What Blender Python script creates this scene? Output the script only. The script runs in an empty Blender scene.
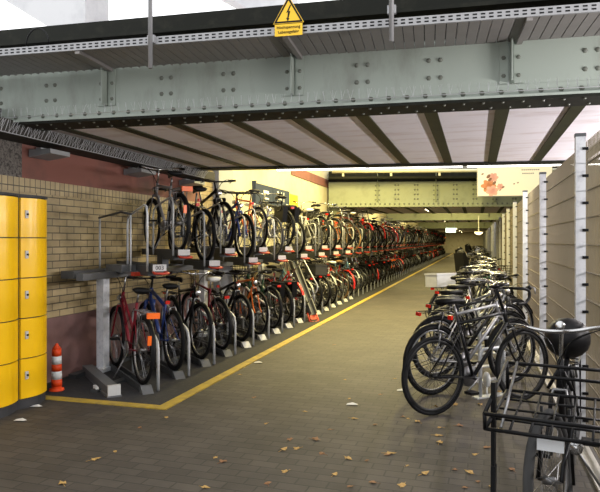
import bpy, math, random
from mathutils import Vector, Matrix
random.seed(7)
C = bpy.context.scene.collection
R = math.radians
YAW = R(16.35)
# ------------------------------------------------------------------ materials
def new_mat(name):
    m = bpy.data.materials.new(name); m.use_nodes = True
    nt = m.node_tree; b = nt.nodes['Principled BSDF']
    return m, nt, b
def mat(name, col, rough=.5, metal=0., var=.12, scale=9., bump=0.):
    m, nt, b = new_mat(name)
    n = nt.nodes.new('ShaderNodeTexNoise'); n.inputs['Scale'].default_value = scale; n.inputs['Detail'].default_value = 4
    tc = nt.nodes.new('ShaderNodeTexCoord'); nt.links.new(tc.outputs['Object'], n.inputs['Vector'])
    mx = nt.nodes.new('ShaderNodeMix'); mx.data_type = 'RGBA'
    nt.links.new(n.outputs['Fac'], mx.inputs[0])
    mx.inputs[6].default_value = (*[c*(1-var) for c in col], 1); mx.inputs[7].default_value = (*[min(1, c*(1+var)) for c in col], 1)
    nt.links.new(mx.outputs[2], b.inputs['Base Color'])
    b.inputs['Roughness'].default_value = rough; b.inputs['Metallic'].default_value = metal; b.inputs['Specular IOR Level'].default_value = .35 if sum(col) > .2 else .14
    if bump:
        bp = nt.nodes.new('ShaderNodeBump'); bp.inputs['Strength'].default_value = bump; bp.inputs['Distance'].default_value = .01
        nt.links.new(n.outputs['Fac'], bp.inputs['Height']); nt.links.new(bp.outputs[0], b.inputs['Normal'])
    return m
def emis(name, col, s):
    m, nt, b = new_mat(name)
    b.inputs['Base Color'].default_value = (*col, 1)
    b.inputs['Emission Color'].default_value = (*col, 1); b.inputs['Emission Strength'].default_value = s
    return m
def stained(name, col, stain, lo=.5, hi=.7, scale=(1, 1, 1), nscale=2.5, rough=.7, bump=.0, metal=0):
    m, nt, b = new_mat(name)
    tc = nt.nodes.new('ShaderNodeTexCoord'); mp = nt.nodes.new('ShaderNodeMapping'); mp.inputs['Scale'].default_value = scale
    n = nt.nodes.new('ShaderNodeTexNoise'); n.inputs['Scale'].default_value = nscale; n.inputs['Detail'].default_value = 8; n.inputs['Roughness'].default_value = .65
    r = nt.nodes.new('ShaderNodeValToRGB')
    r.color_ramp.elements[0].position = lo; r.color_ramp.elements[0].color = (*col, 1)
    r.color_ramp.elements[1].position = hi; r.color_ramp.elements[1].color = (*stain, 1)
    nt.links.new(tc.outputs['Object'], mp.inputs[0]); nt.links.new(mp.outputs[0], n.inputs['Vector'])
    nt.links.new(n.outputs['Fac'], r.inputs[0]); nt.links.new(r.outputs[0], b.inputs['Base Color'])
    b.inputs['Roughness'].default_value = rough; b.inputs['Metallic'].default_value = metal; b.inputs['Specular IOR Level'].default_value = .4 if sum(col) > .2 else .12
    if bump:
        bp = nt.nodes.new('ShaderNodeBump'); bp.inputs['Strength'].default_value = bump; bp.inputs['Distance'].default_value = .01
        nt.links.new(n.outputs['Fac'], bp.inputs['Height']); nt.links.new(bp.outputs[0], b.inputs['Normal'])
    return m
def brick(name, c1, c2, mort, w, h, msize, axes='YZ', rough=.7, bump=.4, offset=.5, var=True, off=(0, 0, 0), rot=0):
    m, nt, b = new_mat(name)
    tc = nt.nodes.new('ShaderNodeTexCoord'); sp = nt.nodes.new('ShaderNodeSeparateXYZ'); cb = nt.nodes.new('ShaderNodeCombineXYZ')
    nt.links.new(tc.outputs['Object'], sp.inputs[0])
    nt.links.new(sp.outputs[axes[0]], cb.inputs[0]); nt.links.new(sp.outputs[axes[1]], cb.inputs[1])
    mp = nt.nodes.new('ShaderNodeMapping'); mp.inputs['Location'].default_value = off; mp.inputs['Rotation'].default_value = (0, 0, rot)
    nt.links.new(cb.outputs[0], mp.inputs[0])
    t = nt.nodes.new('ShaderNodeTexBrick'); t.offset = offset
    t.inputs['Scale'].default_value = 1; t.inputs['Brick Width'].default_value = w; t.inputs['Row Height'].default_value = h
    t.inputs['Mortar Size'].default_value = msize; t.inputs['Mortar Smooth'].default_value = .3
    t.inputs['Color1'].default_value = (*c1, 1); t.inputs['Color2'].default_value = (*c2, 1); t.inputs['Mortar'].default_value = (*mort, 1)
    nt.links.new(mp.outputs[0], t.inputs['Vector'])
    n = nt.nodes.new('ShaderNodeTexNoise'); n.inputs['Scale'].default_value = 1.3; n.inputs['Detail'].default_value = 7; n.inputs['Roughness'].default_value = .7
    nt.links.new(tc.outputs['Object'], n.inputs['Vector'])
    r = nt.nodes.new('ShaderNodeValToRGB'); r.color_ramp.elements[0].position = .3; r.color_ramp.elements[0].color = (.55, .55, .55, 1)
    r.color_ramp.elements[1].position = .7; r.color_ramp.elements[1].color = (1.15, 1.12, 1.08, 1)
    nt.links.new(n.outputs['Fac'], r.inputs[0])
    mx = nt.nodes.new('ShaderNodeMix'); mx.data_type = 'RGBA'; mx.blend_type = 'MULTIPLY'; mx.inputs[0].default_value = 1
    nt.links.new(t.outputs['Color'], mx.inputs[6]); nt.links.new(r.outputs[0], mx.inputs[7])
    nt.links.new(mx.outputs[2], b.inputs['Base Color']); b.inputs['Roughness'].default_value = rough
    bp = nt.nodes.new('ShaderNodeBump'); bp.inputs['Strength'].default_value = bump; bp.inputs['Distance'].default_value = .006; bp.invert = True
    nt.links.new(t.outputs['Fac'], bp.inputs['Height']); nt.links.new(bp.outputs[0], b.inputs['Normal'])
    return m

M = {}
M['paver'] = brick('paving', (.050, .0425, .035), (.071, .061, .050), (.030, .0265, .022), .2, .1, .006, 'XY', rough=.72, bump=.35, rot=R(2))
M['asphalt'] = stained('asphalt', (0.04, 0.04, 0.0416), (0.06, 0.056, 0.0528), nscale=20, rough=.8, bump=.2)
M['line'] = stained('yellow_road_paint', (0.425, 0.2975, 0.03825), (0.187, 0.1445, 0.0595), lo=.42, hi=.75, nscale=7, rough=.6)
M['brick'] = brick('glazed_yellow_brick', (0.475, 0.38, 0.209), (0.361, 0.285, 0.152), (0.095, 0.08075, 0.057), .24, .0755, .006, 'YZ', rough=.45)
M['soldier'] = brick('soldier_course', (0.468, 0.378, 0.207), (0.378, 0.3015, 0.1665), (0.09, 0.0765, 0.054), .0755, .24, .006, 'YZ', rough=.45, offset=0, off=(0, .115, 0))
M['dado'] = stained('maroon_render', (0.2295, 0.1232, 0.1105), (0.1445, 0.085, 0.0765), lo=.4, hi=.65, nscale=2, rough=.7, bump=.1)
M['redband'] = stained('red_brown_paint', (0.208, 0.08, 0.06), (0.12, 0.06, 0.048), lo=.45, hi=.7, nscale=1.6, rough=.7, bump=.1)
M['pebble'] = stained('pebbledash', (.16, .145, .13), (.045, .04, .036), lo=.45, hi=.6, nscale=45, rough=.9, bump=.5)
M['plaster'] = stained('cream_plaster', (0.561, 0.51, 0.357), (0.425, 0.3825, 0.255), lo=.45, hi=.75, nscale=1.5, rough=.8)
M['girder'] = stained('grey_green_paint', (0.324, 0.3672, 0.324), (0.2304, 0.252, 0.216), lo=.5, hi=.75, scale=(1, 1, .35), nscale=3.5, rough=.45)
M['rivet'] = mat('shade_toned_rivet', (.15, .16, .135), .5)  # girder paint in a darker tone, so shading is put into the rivets
M['girder_far'] = stained('green_paint', (0.288, 0.3168, 0.216), (0.216, 0.2376, 0.1584), lo=.5, hi=.75, nscale=3, rough=.5)
M['girder_dark'] = stained('sooty_shaded_steel', (.011, .012, .009), (.022, .022, .016), nscale=6, rough=.6)  # near-black steel; also colours the painted shade strip on the second girder
M['rib'] = stained('olive_steel', (0.035, 0.0364, 0.0196), (0.021, 0.021, 0.014), nscale=5, rough=.5)
M['deck'] = stained('pale_deck_paint', (.84, .80, .86), (.58, .48, .48), lo=.50, hi=.80, scale=(.6, 2.4, 1), nscale=2.6, rough=.6, bump=.15)
M['roof'] = mat('added_dark_roof', (.18, .17, .13), .9)  # for the unseen roofs added over the gaps
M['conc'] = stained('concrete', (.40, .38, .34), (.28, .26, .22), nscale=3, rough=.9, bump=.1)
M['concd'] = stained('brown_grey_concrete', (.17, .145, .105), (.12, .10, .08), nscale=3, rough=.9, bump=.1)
M['beamgrey'] = stained('dusty_dark_steel', (.055, .052, .046), (.03, .03, .027), nscale=6, rough=.7)
M['rackpost'] = stained('speckled_galvanised', (.72, .74, .78), (.52, .55, .60), nscale=25, rough=.5, metal=.1)
M['pale'] = stained('pale_concrete', (0.576, 0.576, 0.584), (0.464, 0.464, 0.48), nscale=2, rough=.8)
M['galv'] = stained('galvanised_steel', (0.493, 0.51, 0.527), (0.357, 0.374, 0.391), nscale=14, rough=.45, metal=.25)
M['galv_post'] = stained('bright_galvanised', (.50, .51, .53), (.36, .37, .40), nscale=20, rough=.5, metal=.2)
M['wire'] = mat('galvanised_wire', (.165, .137, .088), .55, .2)
M['grate'] = mat('dark_grating_steel', (0.2375, 0.2232, 0.2137), .6, .1)
M['strip'] = mat('perforated_strip', (0.315, 0.315, 0.3225), .5, .3)
M['black'] = mat('black_plastic', (0.0072, 0.0072, 0.0078), .45)
M['hole'] = mat('black_hole', (.008, .008, .008), .8)
M['rackgrey'] = mat('dark_grey_channel', (0.068, 0.072, 0.076), .5, .3)
M['rackplate'] = mat('grey_box', (0.128, 0.132, 0.136), .5, .2)
M['redplastic'] = mat('red_plastic_grip', (.42, .04, .018), .4)
M['whiteplate'] = mat('white_plate', (0.496, 0.496, 0.48), .5)
M['yellowlock'] = mat('yellow_locker_enamel', (.86, .50, .005), .28, 0, .05, 2)
M['lockframe'] = mat('dark_locker_frame', (.045, .045, .045), .5)
M['plinth'] = mat('grey_plinth', (.05, .05, .052), .6)
M['orange'] = mat('orange_cone', (.80, .07, .01), .45)
M['white'] = mat('white_band', (.75, .75, .73), .5)
M['rubber'] = mat('black_rubber', (0.007, 0.007, 0.0075), .75)
M['rubber_grey'] = mat('grey_rubber', (.05, .05, .05), .8)
M['tan'] = mat('tan_rubber', (.32, .19, .08), .7)
M['chrome'] = mat('chrome', (0.44, 0.44, 0.44), .25, .9, .05)
M['alloy'] = mat('alloy', (0.208, 0.208, 0.212), .38, .8)
M['rimblack'] = mat('black_rim', (.02, .02, .02), .35)
M['redlens'] = mat('red_reflector', (.55, .02, .01), .25)
M['orangelens'] = mat('orange_reflector', (.95, .16, .02), .3)
M['clear'] = mat('clear_lens', (.7, .72, .74), .2)
M['leaf1'] = mat('dry_yellow_leaf', (.40, .25, .08), .7, 0, .3, 30)
M['leaf2'] = mat('brown_leaf', (.22, .11, .05), .7, 0, .3, 30)
M['paper'] = mat('white_paper', (.7, .7, .68), .7)
M['signyellow'] = mat('sign_yellow', (.85, .52, .02), .4, 0, .06)
M['navy'] = mat('navy_board', (.04, .052, .085), .95)
M['yellownotice'] = mat('yellow_notice', (.85, .60, .03), .5)
M['poster'] = emis('backlit_poster', (.62, .56, .40), .55)
M['petal'] = emis('orange_petal', (.45, .18, .07), .4)
M['petal2'] = emis('pink_petal', (.55, .30, .22), .4)
M['petal3'] = emis('brown_ink', (.20, .10, .06), .2)
M['ink'] = mat('grey_ink', (.25, .22, .18), .6)
M['exit'] = emis('lit_panel', (.75, 1.0, .80), 1.6)
M['lampglow'] = emis('lamp_glow', (1.0, .80, .42), 3.0)
M['tube'] = emis('fluorescent_tube', (1.0, .86, .50), 9.)
M['tube2'] = emis('cool_tube', (1, .97, .88), 4.)
M['lampbox'] = mat('lamp_housing', (.5, .5, .45), .5)
M['pipe'] = mat('cream_pipe', (.62, .60, .44), .5)
M['steelbox'] = mat('grey_ledge', (0.286, 0.299, 0.312), .5, .3)
PAINT = {
 'black': (.012, .012, .013), 'dark red': (.16, .012, .02), 'blue': (.02, .045, .19), 'silver': (.30, .30, .31),
 'white': (.62, .62, .60), 'dark green': (.02, .07, .04), 'orange': (.60, .13, .02), 'red': (.50, .02, .02),
 'grey': (.11, .115, .12), 'bronze': (.20, .12, .05), 'light blue': (.16, .30, .42), 'pink': (.5, .05, .14)}
for k, v in PAINT.items():
    m = mat(k.replace(' ', '_') + '_bicycle_paint', v, .28, .35 if k in ('silver', 'grey', 'bronze') else .0, .06)
    M['paint_' + k] = m
# ------------------------------------------------------------------ mesh builder
class MB:
    def __init__(s): s.v = []; s.f = []; s.m = []; s.mats = []; s.cur = 0; s.sm = []
    def use(s, key):
        m = M[key]
        if m not in s.mats: s.mats.append(m)
        s.cur = s.mats.index(m); return s
    def add(s, vs, fs, smooth=False):
        o = len(s.v); s.v += [tuple(v) for v in vs]
        for f in fs: s.f.append([i + o for i in f]); s.m.append(s.cur); s.sm.append(smooth)
        return s
    def join(s, b, key=None):
        if key: s.use(key)
        o = len(s.v); s.v += b.v
        idx = s.cur
        for f, sm in zip(b.f, b.sm): s.f.append([i + o for i in f]); s.m.append(idx); s.sm.append(sm)
        return s
    def box(s, a, b, mtx=None):
        x0, y0, z0 = a; x1, y1, z1 = b
        vs = [Vector(p) for p in ((x0,y0,z0),(x1,y0,z0),(x1,y1,z0),(x0,y1,z0),(x0,y0,z1),(x1,y0,z1),(x1,y1,z1),(x0,y1,z1))]
        if mtx: vs = [mtx @ v for v in vs]
        return s.add(vs, [(0,3,2,1),(4,5,6,7),(0,1,5,4),(1,2,6,5),(2,3,7,6),(3,0,4,7)])
    def tube(s, pts, r, n=6, closed=False, cap=True, smooth=True):
        pts = [Vector(p) for p in pts]; L = len(pts)
        rs = r if isinstance(r, (list, tuple)) else [r]*L
        vs = []; prev = None
        for i, p in enumerate(pts):
            if closed: t = pts[(i+1) % L] - pts[i-1]
            else: t = pts[min(i+1, L-1)] - pts[max(i-1, 0)]
            t.normalize()
            if prev is None:
                u = t.orthogonal().normalized()
            else:
                u = prev - t*prev.dot(t)
                u = u.normalized() if u.length > 1e-6 else t.orthogonal().normalized()
            prev = u; w = t.cross(u)
            for k in range(n):
                a = 2*math.pi*k/n
                vs.append(p + (u*math.cos(a) + w*math.sin(a))*rs[i])
        fs = []
        for i in range(L if closed else L-1):
            j = (i+1) % L
            for k in range(n):
                k2 = (k+1) % n
                fs.append((i*n+k, i*n+k2, j*n+k2, j*n+k))
        if cap and not closed:
            fs.append(tuple(range(n-1, -1, -1))); fs.append(tuple((L-1)*n+k for k in range(n)))
        return s.add(vs, fs, smooth and n > 4)
    def ring(s, c, rad, r, seg=28, n=6, ry=None, squash=1.):
        # torus in the xz plane
        vs = []; fs = []
        for i in range(seg):
            a = 2*math.pi*i/seg; ca, sa = math.cos(a), math.sin(a)
            for k in range(n):
                b = 2*math.pi*k/n
                rr = rad + math.cos(b)*r*squash; yy = math.sin(b)*(ry or r)
                vs.append((c[0] + rr*ca, c[1] + yy, c[2] + rr*sa))
        for i in range(seg):
            j = (i+1) % seg
            for k in range(n):
                k2 = (k+1) % n; fs.append((i*n+k, j*n+k, j*n+k2, i*n+k2))
        return s.add(vs, fs, True)
    def lathe(s, prof, c=(0,0,0), n=20, mtx=None):
        vs = []; fs = []
        for (r, z) in prof:
            for k in range(n):
                a = 2*math.pi*k/n; p = Vector((r*math.cos(a), r*math.sin(a), z))
                if mtx: p = mtx @ p
                vs.append(p + Vector(c))
        for i in range(len(prof)-1):
            for k in range(n):
                k2 = (k+1) % n; fs.append((i*n+k, i*n+k2, (i+1)*n+k2, (i+1)*n+k))
        fs.append(tuple(range(n-1, -1, -1))); fs.append(tuple((len(prof)-1)*n+k for k in range(n)))
        return s.add(vs, fs, True)
    def prism(s, poly, d0, d1, fn):
        # poly 2d ; fn(a,b,d)->3d
        n = len(poly)
        vs = [fn(a, b, d0) for a, b in poly] + [fn(a, b, d1) for a, b in poly]
        fs = [tuple(range(n)), tuple(range(2*n-1, n-1, -1))] + [(i, i+n, (i+1) % n + n, (i+1) % n) for i in range(n)]
        return s.add(vs, fs)
    def ell(s, c, r, nu=12, nv=8, mtx=None):
        vs = []; fs = []
        for i in range(nv+1):
            t = math.pi*i/nv
            for k in range(nu):
                a = 2*math.pi*k/nu
                p = Vector((r[0]*math.sin(t)*math.cos(a), r[1]*math.sin(t)*math.sin(a), r[2]*math.cos(t)))
                if mtx: p = mtx @ p
                vs.append(p + Vector(c))
        for i in range(nv):
            for k in range(nu):
                k2 = (k+1) % nu; fs.append((i*nu+k, (i+1)*nu+k, (i+1)*nu+k2, i*nu+k2))
        return s.add(vs, fs, True)
    def mesh(s, name):
        me = bpy.data.meshes.new(name); me.from_pydata([tuple(v) for v in s.v], [], s.f)
        for m in s.mats: me.materials.append(m)
        me.polygons.foreach_set('material_index', s.m); me.polygons.foreach_set('use_smooth', s.sm)
        me.update()
        import bmesh
        bm = bmesh.new(); bm.from_mesh(me); bmesh.ops.recalc_face_normals(bm, faces=bm.faces); bm.to_mesh(me); bm.free()
        return me
    def build(s, name, key=None, parent=None, loc=None, rz=0):
        if key and not s.mats: s.mats.append(M[key])
        o = bpy.data.objects.new(name, s.mesh(name)); C.objects.link(o)
        if parent: o.parent = parent
        if loc: o.location = loc
        if rz: o.rotation_euler.z = rz
        return o
def tag(o, label=None, cat=None, group=None, kind=None):
    if label: o['label'] = label
    if cat: o['category'] = cat
    if group: o['group'] = group
    if kind: o['kind'] = kind
    return o
def empty(name, loc, rz=0, label=None, cat=None, group=None):
    o = bpy.data.objects.new(name, None); C.objects.link(o); o.location = loc; o.rotation_euler.z = rz
    o.empty_display_size = .1
    return tag(o, label, cat, group)
def struct(o): o['kind'] = 'structure'; return o
def copy_tree(o, parent=None):
    c = o.copy(); C.objects.link(c)
    if parent: c.parent = parent
    for ch in list(o.children): copy_tree(ch, c)
    return c
def text_mesh(body, size, name, key, parent, mtx, depth=.001, align='CENTER'):
    cu = bpy.data.curves.new(name, 'FONT'); cu.body = body; cu.size = size; cu.extrude = depth; cu.align_x = align; cu.align_y = 'CENTER'
    cu.resolution_u = 3
    t = bpy.data.objects.new(name, cu); C.objects.link(t)
    dg = bpy.context.evaluated_depsgraph_get(); me = bpy.data.meshes.new_from_object(t.evaluated_get(dg))
    bpy.data.objects.remove(t); me.transform(mtx); me.materials.clear(); me.materials.append(M[key])
    o = bpy.data.objects.new(name, me); C.objects.link(o); o.parent = parent
    return o
V = Vector
ORD = ['nearest', 'second', 'third', 'fourth', 'fifth', 'sixth', 'seventh', 'eighth', 'ninth', 'tenth', 'eleventh', 'twelfth', 'thirteenth',
       'fourteenth', 'fifteenth', 'sixteenth', 'seventeenth', 'eighteenth', 'nineteenth', 'twentieth']
# ------------------------------------------------------------------ ground
END = 76.
b = MB().box((-9, -8, -.2), (7, END+2, 0)); struct(b.build('floor', 'paver'))
YL = 4.82; XL = -2.70
b = MB().box((-4.34, YL+.02, -.02), (XL, END, .006)); o = struct(b.build('trim_1', 'asphalt'))
b = MB().box((XL-.05, YL-.05, 0), (XL+.06, END, .010)); struct(b.build('trim_2', 'line'))
b = MB().box((-4.1, YL-.05, 0), (XL-.05, YL+.05, .010)); struct(b.build('trim_3', 'line'))
b = MB().box((.70, 2.0, 0), (.78, END, .02)); struct(b.build('trim_4', 'conc'))
# ------------------------------------------------------------------ left wall
WX = -4.34
def wallbox(y0, y1, z0, z1, key, name, x=WX, t=.3):
    return struct(MB().box((x-t, y0, z0), (x, y1, z1)).build(name, key))
wallbox(-8, END, 0, .68, 'dado', 'wall_left', WX+.012)
wallbox(-8, 10.1, .68, 1.99, 'brick', 'wall_left')
wallbox(-8, 10.1, 1.99, 2.13, 'soldier', 'wall_left', WX+.008)
wallbox(4.96, 9.0, 2.13, 2.60, 'redband', 'wall_left', WX-.01)
wallbox(-8, 4.96, 2.13, 2.60, 'pebble', 'wall_left', WX-.005)
wallbox(9.0, 10.1, 2.13, 4.3, 'brick', 'wall_left')
wallbox(10.1, END, .68, 4.3, 'plaster', 'wall_left')
wallbox(14.0, 18.2, 3.12, 3.36, 'redband', 'trim_5', WX+.02, .05)
p = MB().box((WX-.02, 9.5, 0), (WX+.10, 10.12, 4.2)).build('concrete_pier', 'steelbox')
p.data.materials[0] = mat('blue_grey_paint', (.30, .31, .33), .6)
tag(p, 'blue-grey painted pier on the brick wall behind the upper bicycles', 'pier')
# right wall behind the fence and end wall
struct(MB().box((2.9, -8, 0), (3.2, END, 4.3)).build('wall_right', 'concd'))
struct(MB().box((-4.6, END, 0), (3.2, END+.3, 4.3)).build('wall_far', 'conc'))
# ------------------------------------------------------------------ bridge decks
def skew(px, py, ang):
    return Matrix.Translation((px, py, 0)) @ Matrix.Rotation(ang, 4, 'Z')
def rivet(mb, x, y, z, r=.021, ax='y'):
    n = 6; vs = []; r *= RV[0]
    for rr, h in ((r, 0), (r*.7, r*.6)):
        for k in range(n):
            a = 2*math.pi*k/n
            if ax == 'y': vs.append((x + rr*math.cos(a), y - h, z + rr*math.sin(a)))
            else: vs.append((x + rr*math.cos(a), y + rr*math.sin(a), z - h))
    fs = [(i, (i+1) % n, (i+1) % n+n, i+n) for i in range(n)] + [tuple(range(n, 2*n))]
    k_ = mb.cur; mb.use(RIV[0]); mb.add(vs, fs, True); mb.cur = k_
RIV = ['rivet']
RV = [1.]
def girder(Y, ang, z0, z1, x0, x1, phase, key, label, flange_key='girder_dark', detail=True, px=-1.45):
    """plate girder; local x along the girder, web front face at local y=0"""
    root = empty('bridge_girder', (px, Y, z0), ang, label, 'girder')
    H = z1 - z0; w = MB().use(key)
    w.box((x0, 0, .0), (x1, .02, H))                             # web
    w.box((x0, -.014, .015), (x1, 0, .13))                       # angle leg with rivets
    w.box((x0, -.16, .0), (x1, .16, .018))                       # bottom angle/flange (light edge)
    st = 1.7325; xs = phase
    while xs > x0: xs -= st
    xs += st
    ribs = []
    while xs < x1: ribs.append(xs); xs += st
    for q in ribs:
        w.box((q-.085, -.012, .14), (q-.02, 0, H)); w.box((q+.02, -.012, .14), (q+.085, 0, H))
        w.box((q-.006, -.10, .14), (q+.006, 0, H))
    if detail:
        x = x0 + .1
        i = 0
        while x < x1 - .05:
            if all(abs(x-q) > .05 for q in ribs): rivet(w, x, -.014, .075)
            x += .1444
        for q in ribs:
            z = .2
            while z < H - .05:
                rivet(w, q-.055, -.012, z, .018); rivet(w, q+.055, -.012, z, .018); z += .14
            for s in (1, 2):
                c = q + st*s/3
                for z in (.22, .36, .50, .64, .78):
                    if z < H - .05:
                        rivet(w, c-.045, 0, z); rivet(w, c+.045, 0, z)
    w.build('web', key, root)
    f = MB().use(flange_key); f.box((x0, -.155, -.022), (x1, .17, .0))
    if detail:
        x = x0 + .1
        while x < x1:
            rivet(f, x, -.10, -.022, .013, 'z'); rivet(f, x+.07, .08, -.022, .013, 'z'); x += .1444
    f.build('bottom_flange', flange_key, root)
    return root, ribs
ZC = 2.58
gA, ribsA = girder(4.82, R(3.5), ZC, 3.10, -9, 7.2, -.02, 'girder', 'nearest pale grey-green riveted steel girder spanning over the whole passage')
# dark upper beam of the near girder
b = MB(); b.box((-9, -.02, .52), (7.2, .14, .70)); b.build('upper_beam', 'girder_dark', gA)
b = MB(); b.box((-9, -.12, .72), (7.2, .16, .75)); b.box((-9, -.03, .75), (7.2, .14, .90)); b.build('top_flange', 'girder_dark', gA)
def deck(y0, a0, y1, a1, z, x0, x1, k0, k1, group, label, px=-1.45):
    """pale panels plus longitudinal ribs between two skewed edges"""
    def yy(x, y, a): return y + (x-px)*math.tan(a)
    d = MB(); n = 1
    q = [(x0, yy(x0, y0, a0)), (x1, yy(x1, y0, a0)), (x1, yy(x1, y1, a1)), (x0, yy(x0, y1, a1))]
    d.prism(q, z+.012, z+.40, lambda a, b_, c: (a, b_, c))
    struct(d.build('ceiling', 'deck'))
    for k in range(k0, k1):
        x = .21 + .5775*k
        r = MB()
        for (w, za, zb) in ((.055, z, z+.012),):
            r.prism([(x-w, yy(x, y0, a0)+.12), (x+w, yy(x, y0, a0)+.12), (x+w, yy(x, y1, a1)-.02), (x-w, yy(x, y1, a1)-.02)], za, zb, lambda a, b_, c: (a, b_, c))
        r = r.build('ceiling_rib', 'rib'); tag(r, label, 'beam', group)
deck(4.86, R(3.5), 8.55, R(7.5), ZC, -4.04, 7, -7, 12, 'ribs under the nearest deck', 'dark olive steel rib running under the nearest bridge deck')
b = MB(); b.box((-3.6, -.02, -.01), (9, .14, .5)); b.box((-3.6, -.1, -.012), (9, .16, .0))
o = b.build('edge_girder', 'girder_dark', None, (-1.45, 8.52, ZC), R(7.5)); tag(o, 'dark thin steel beam closing the far edge of the nearest deck', 'girder')
et_ = empty('edge_strip_light', (-1.45, 8.95, 2.60), R(7.5), 'long white fluorescent strip hanging across the passage just behind the nearest deck', 'lamp')
b = MB(); b.box((-1.6, -.03, .03), (4.2, .03, .08)); b.build('housing', 'lampbox', et_)
b = MB()
for k in range(4): b.tube([(-1.2+1.7*k, 0, .06), (-1.2+1.7*k, 0, 1.66)], .006, 4)
b.build('hanger', 'galv', et_)
b = MB()
for k in range(4): b.tube([(-1.5+1.42*k, 0, 0), (-.15+1.42*k, 0, 0)], .022, 8)
b.build('tube', 'tube2', et_)
ld = bpy.data.lights.new('strip_lamp', 'AREA'); ld.shape = 'RECTANGLE'; ld.size = 5.6; ld.size_y = .1; ld.energy = 60; ld.color = (1, .93, .72)
lo = bpy.data.objects.new('strip_lamp', ld); C.objects.link(lo); lo.parent = et_; lo.location = (1.3, 0, -.04)
# unseen roof added over gap 1 to hold back daylight
struct(MB().box((-4.6, 8.8, 4.25), (3.2, 16.6, 4.4)).build('ceiling', 'roof'))
# beam along the wall under deck A, with bird spikes
b = MB(); b.box((WX, -2, 2.47), (-4.04, 8.9, 2.49)); b.box((WX, -2, 2.49), (-4.30, 8.9, 2.75)); b.box((-4.07, -2, 2.49), (-4.04, 8.9, 2.60))
o = b.build('wall_beam', 'beamgrey'); tag(o, 'dark steel beam running along the top of the left wall', 'beam')
def spikes(name, pts_fn, n, L, label, group=None, r=.0016):
    m = MB()
    for i in range(n):
        p, up, side = pts_fn(i/n)
        for s in (-1, 0, 1):
            q = p + up*L + side*s*L*random.uniform(.25, .6) + V((random.uniform(-.02, .02), random.uniform(-.02, .02), 0))
            m.tube([p, q], r, 3, cap=False)
    p0, _, _ = pts_fn(0); p1, _, _ = pts_fn(1)
    m.tube([p0, p1], .003, 3)
    o = m.build(name, 'galv_post'); tag(o, label, 'bird spikes', group); return o
spikes('bird_spikes', lambda t: (V((-4.033, 2.5+6.0*t, 2.475)), V((.45, 0, .75)).normalized(), V((.1, .45, 0))), 130, .12,
       'thin wire bird spikes bristling along the beam on the left wall', r=.0016)
spikes('bird_spikes', lambda t: (V((-5.3+7.5*t, 4.86-.15+(-5.3+7.5*t+1.45)*math.tan(R(3.5))-.155+.0, 2.60)), V((0, -.12, 1)).normalized(), V((.25, 0, 0))), 110, .075,
       'thin upright wire bird spikes along the lower flange of the nearest girder', r=.0011)
# ledge lamps on the red band
for i, (y, w, l) in enumerate(((5.35, .30, 'grey metal ledge bracket above the lockers on the left wall'), (7.05, .36, 'grey metal ledge bracket above the racks, left of the first upper bicycle'),
                         (8.55, .36, 'grey metal ledge bracket behind the first upper bicycle'))):
    b = MB(); b.prism([(0, 0), (.26, .03), (.26, .075), (0, .075)], 0, w, lambda a, z, d: (a, d, z)); b.box((0, .1, .075), (.06, w-.1, .11))
    o = b.build('wall_bracket', 'steelbox', None, (WX+.0, y-.3, 2.35)); tag(o, l, 'bracket')
# walkway over near girder
wk = empty('walkway', (-1.45, 4.82, 3.045), R(4.2), 'dark steel grating walkway with perforated edge strip hung above nearest girder', 'walkway')
Yf = -.56
g = MB()
x = -9.0
while x < 7.2:                                                    # grating planks with rows of slots
    y_ = Yf+.02
    while y_ < -.03:
        g.box((x, y_, 0), (x+.012, y_+.05, .03)); y_ += .05
    g.box((x+.012, Yf+.02, 0), (x+.070, -.02, .03))
    x += .078 
g.build('grating', 'grate', wk)
s = MB(); s.use('strip').box((-9, Yf-.0, -.005), (7.2, Yf+.02, .055)); s.use('hole'); x = -8.95
while x < 7.15:
    for z in (.014, .038):
        s.box((x, Yf-.002, z-.005), (x+.03, Yf+.003, z+.005))
    x += .055
s.build('edge_strip', None, wk)
for k in range(-5, 5):
    b = MB(); b.box((1.73*k+.02, Yf+.01, -.03), (1.73*k+.06, -.02, -.002)); b.build('bearer', 'grate', wk)
def on_wk(x, y, z): return skew(-1.45, 4.82, R(4.2)) @ V((x, y, 3.045+z))
for (u, zb, lab) in ((-1.03, -.20, 'grey steel hanger rod left of the warning sign'), (.83, -.12, 'grey steel hanger rod right of the warning sign')):
    b = MB(); b.tube([(0, 0, 0), (0, 0, 2.2)], .018, 8); b.box((-.03, .0, .2), (.03, .03, .26))
    p = on_wk(u, Yf-.03, zb)
    o = b.build('hanger_rod', 'strip', None, p); tag(o, lab, 'rod')
b = MB(); b.tube([V((.0+.05*0, 0, 0))+V((-.11*math.cos(t), -.02, .13*math.sin(t))) for t in [math.pi*i/12 for i in range(13)]], .006, 5)
o = b.build('cable_loop', 'black', None, on_wk(-2.03, Yf, .06)); tag(o, 'black cable loop arching above the walkway edge at upper left', 'cable')
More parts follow.
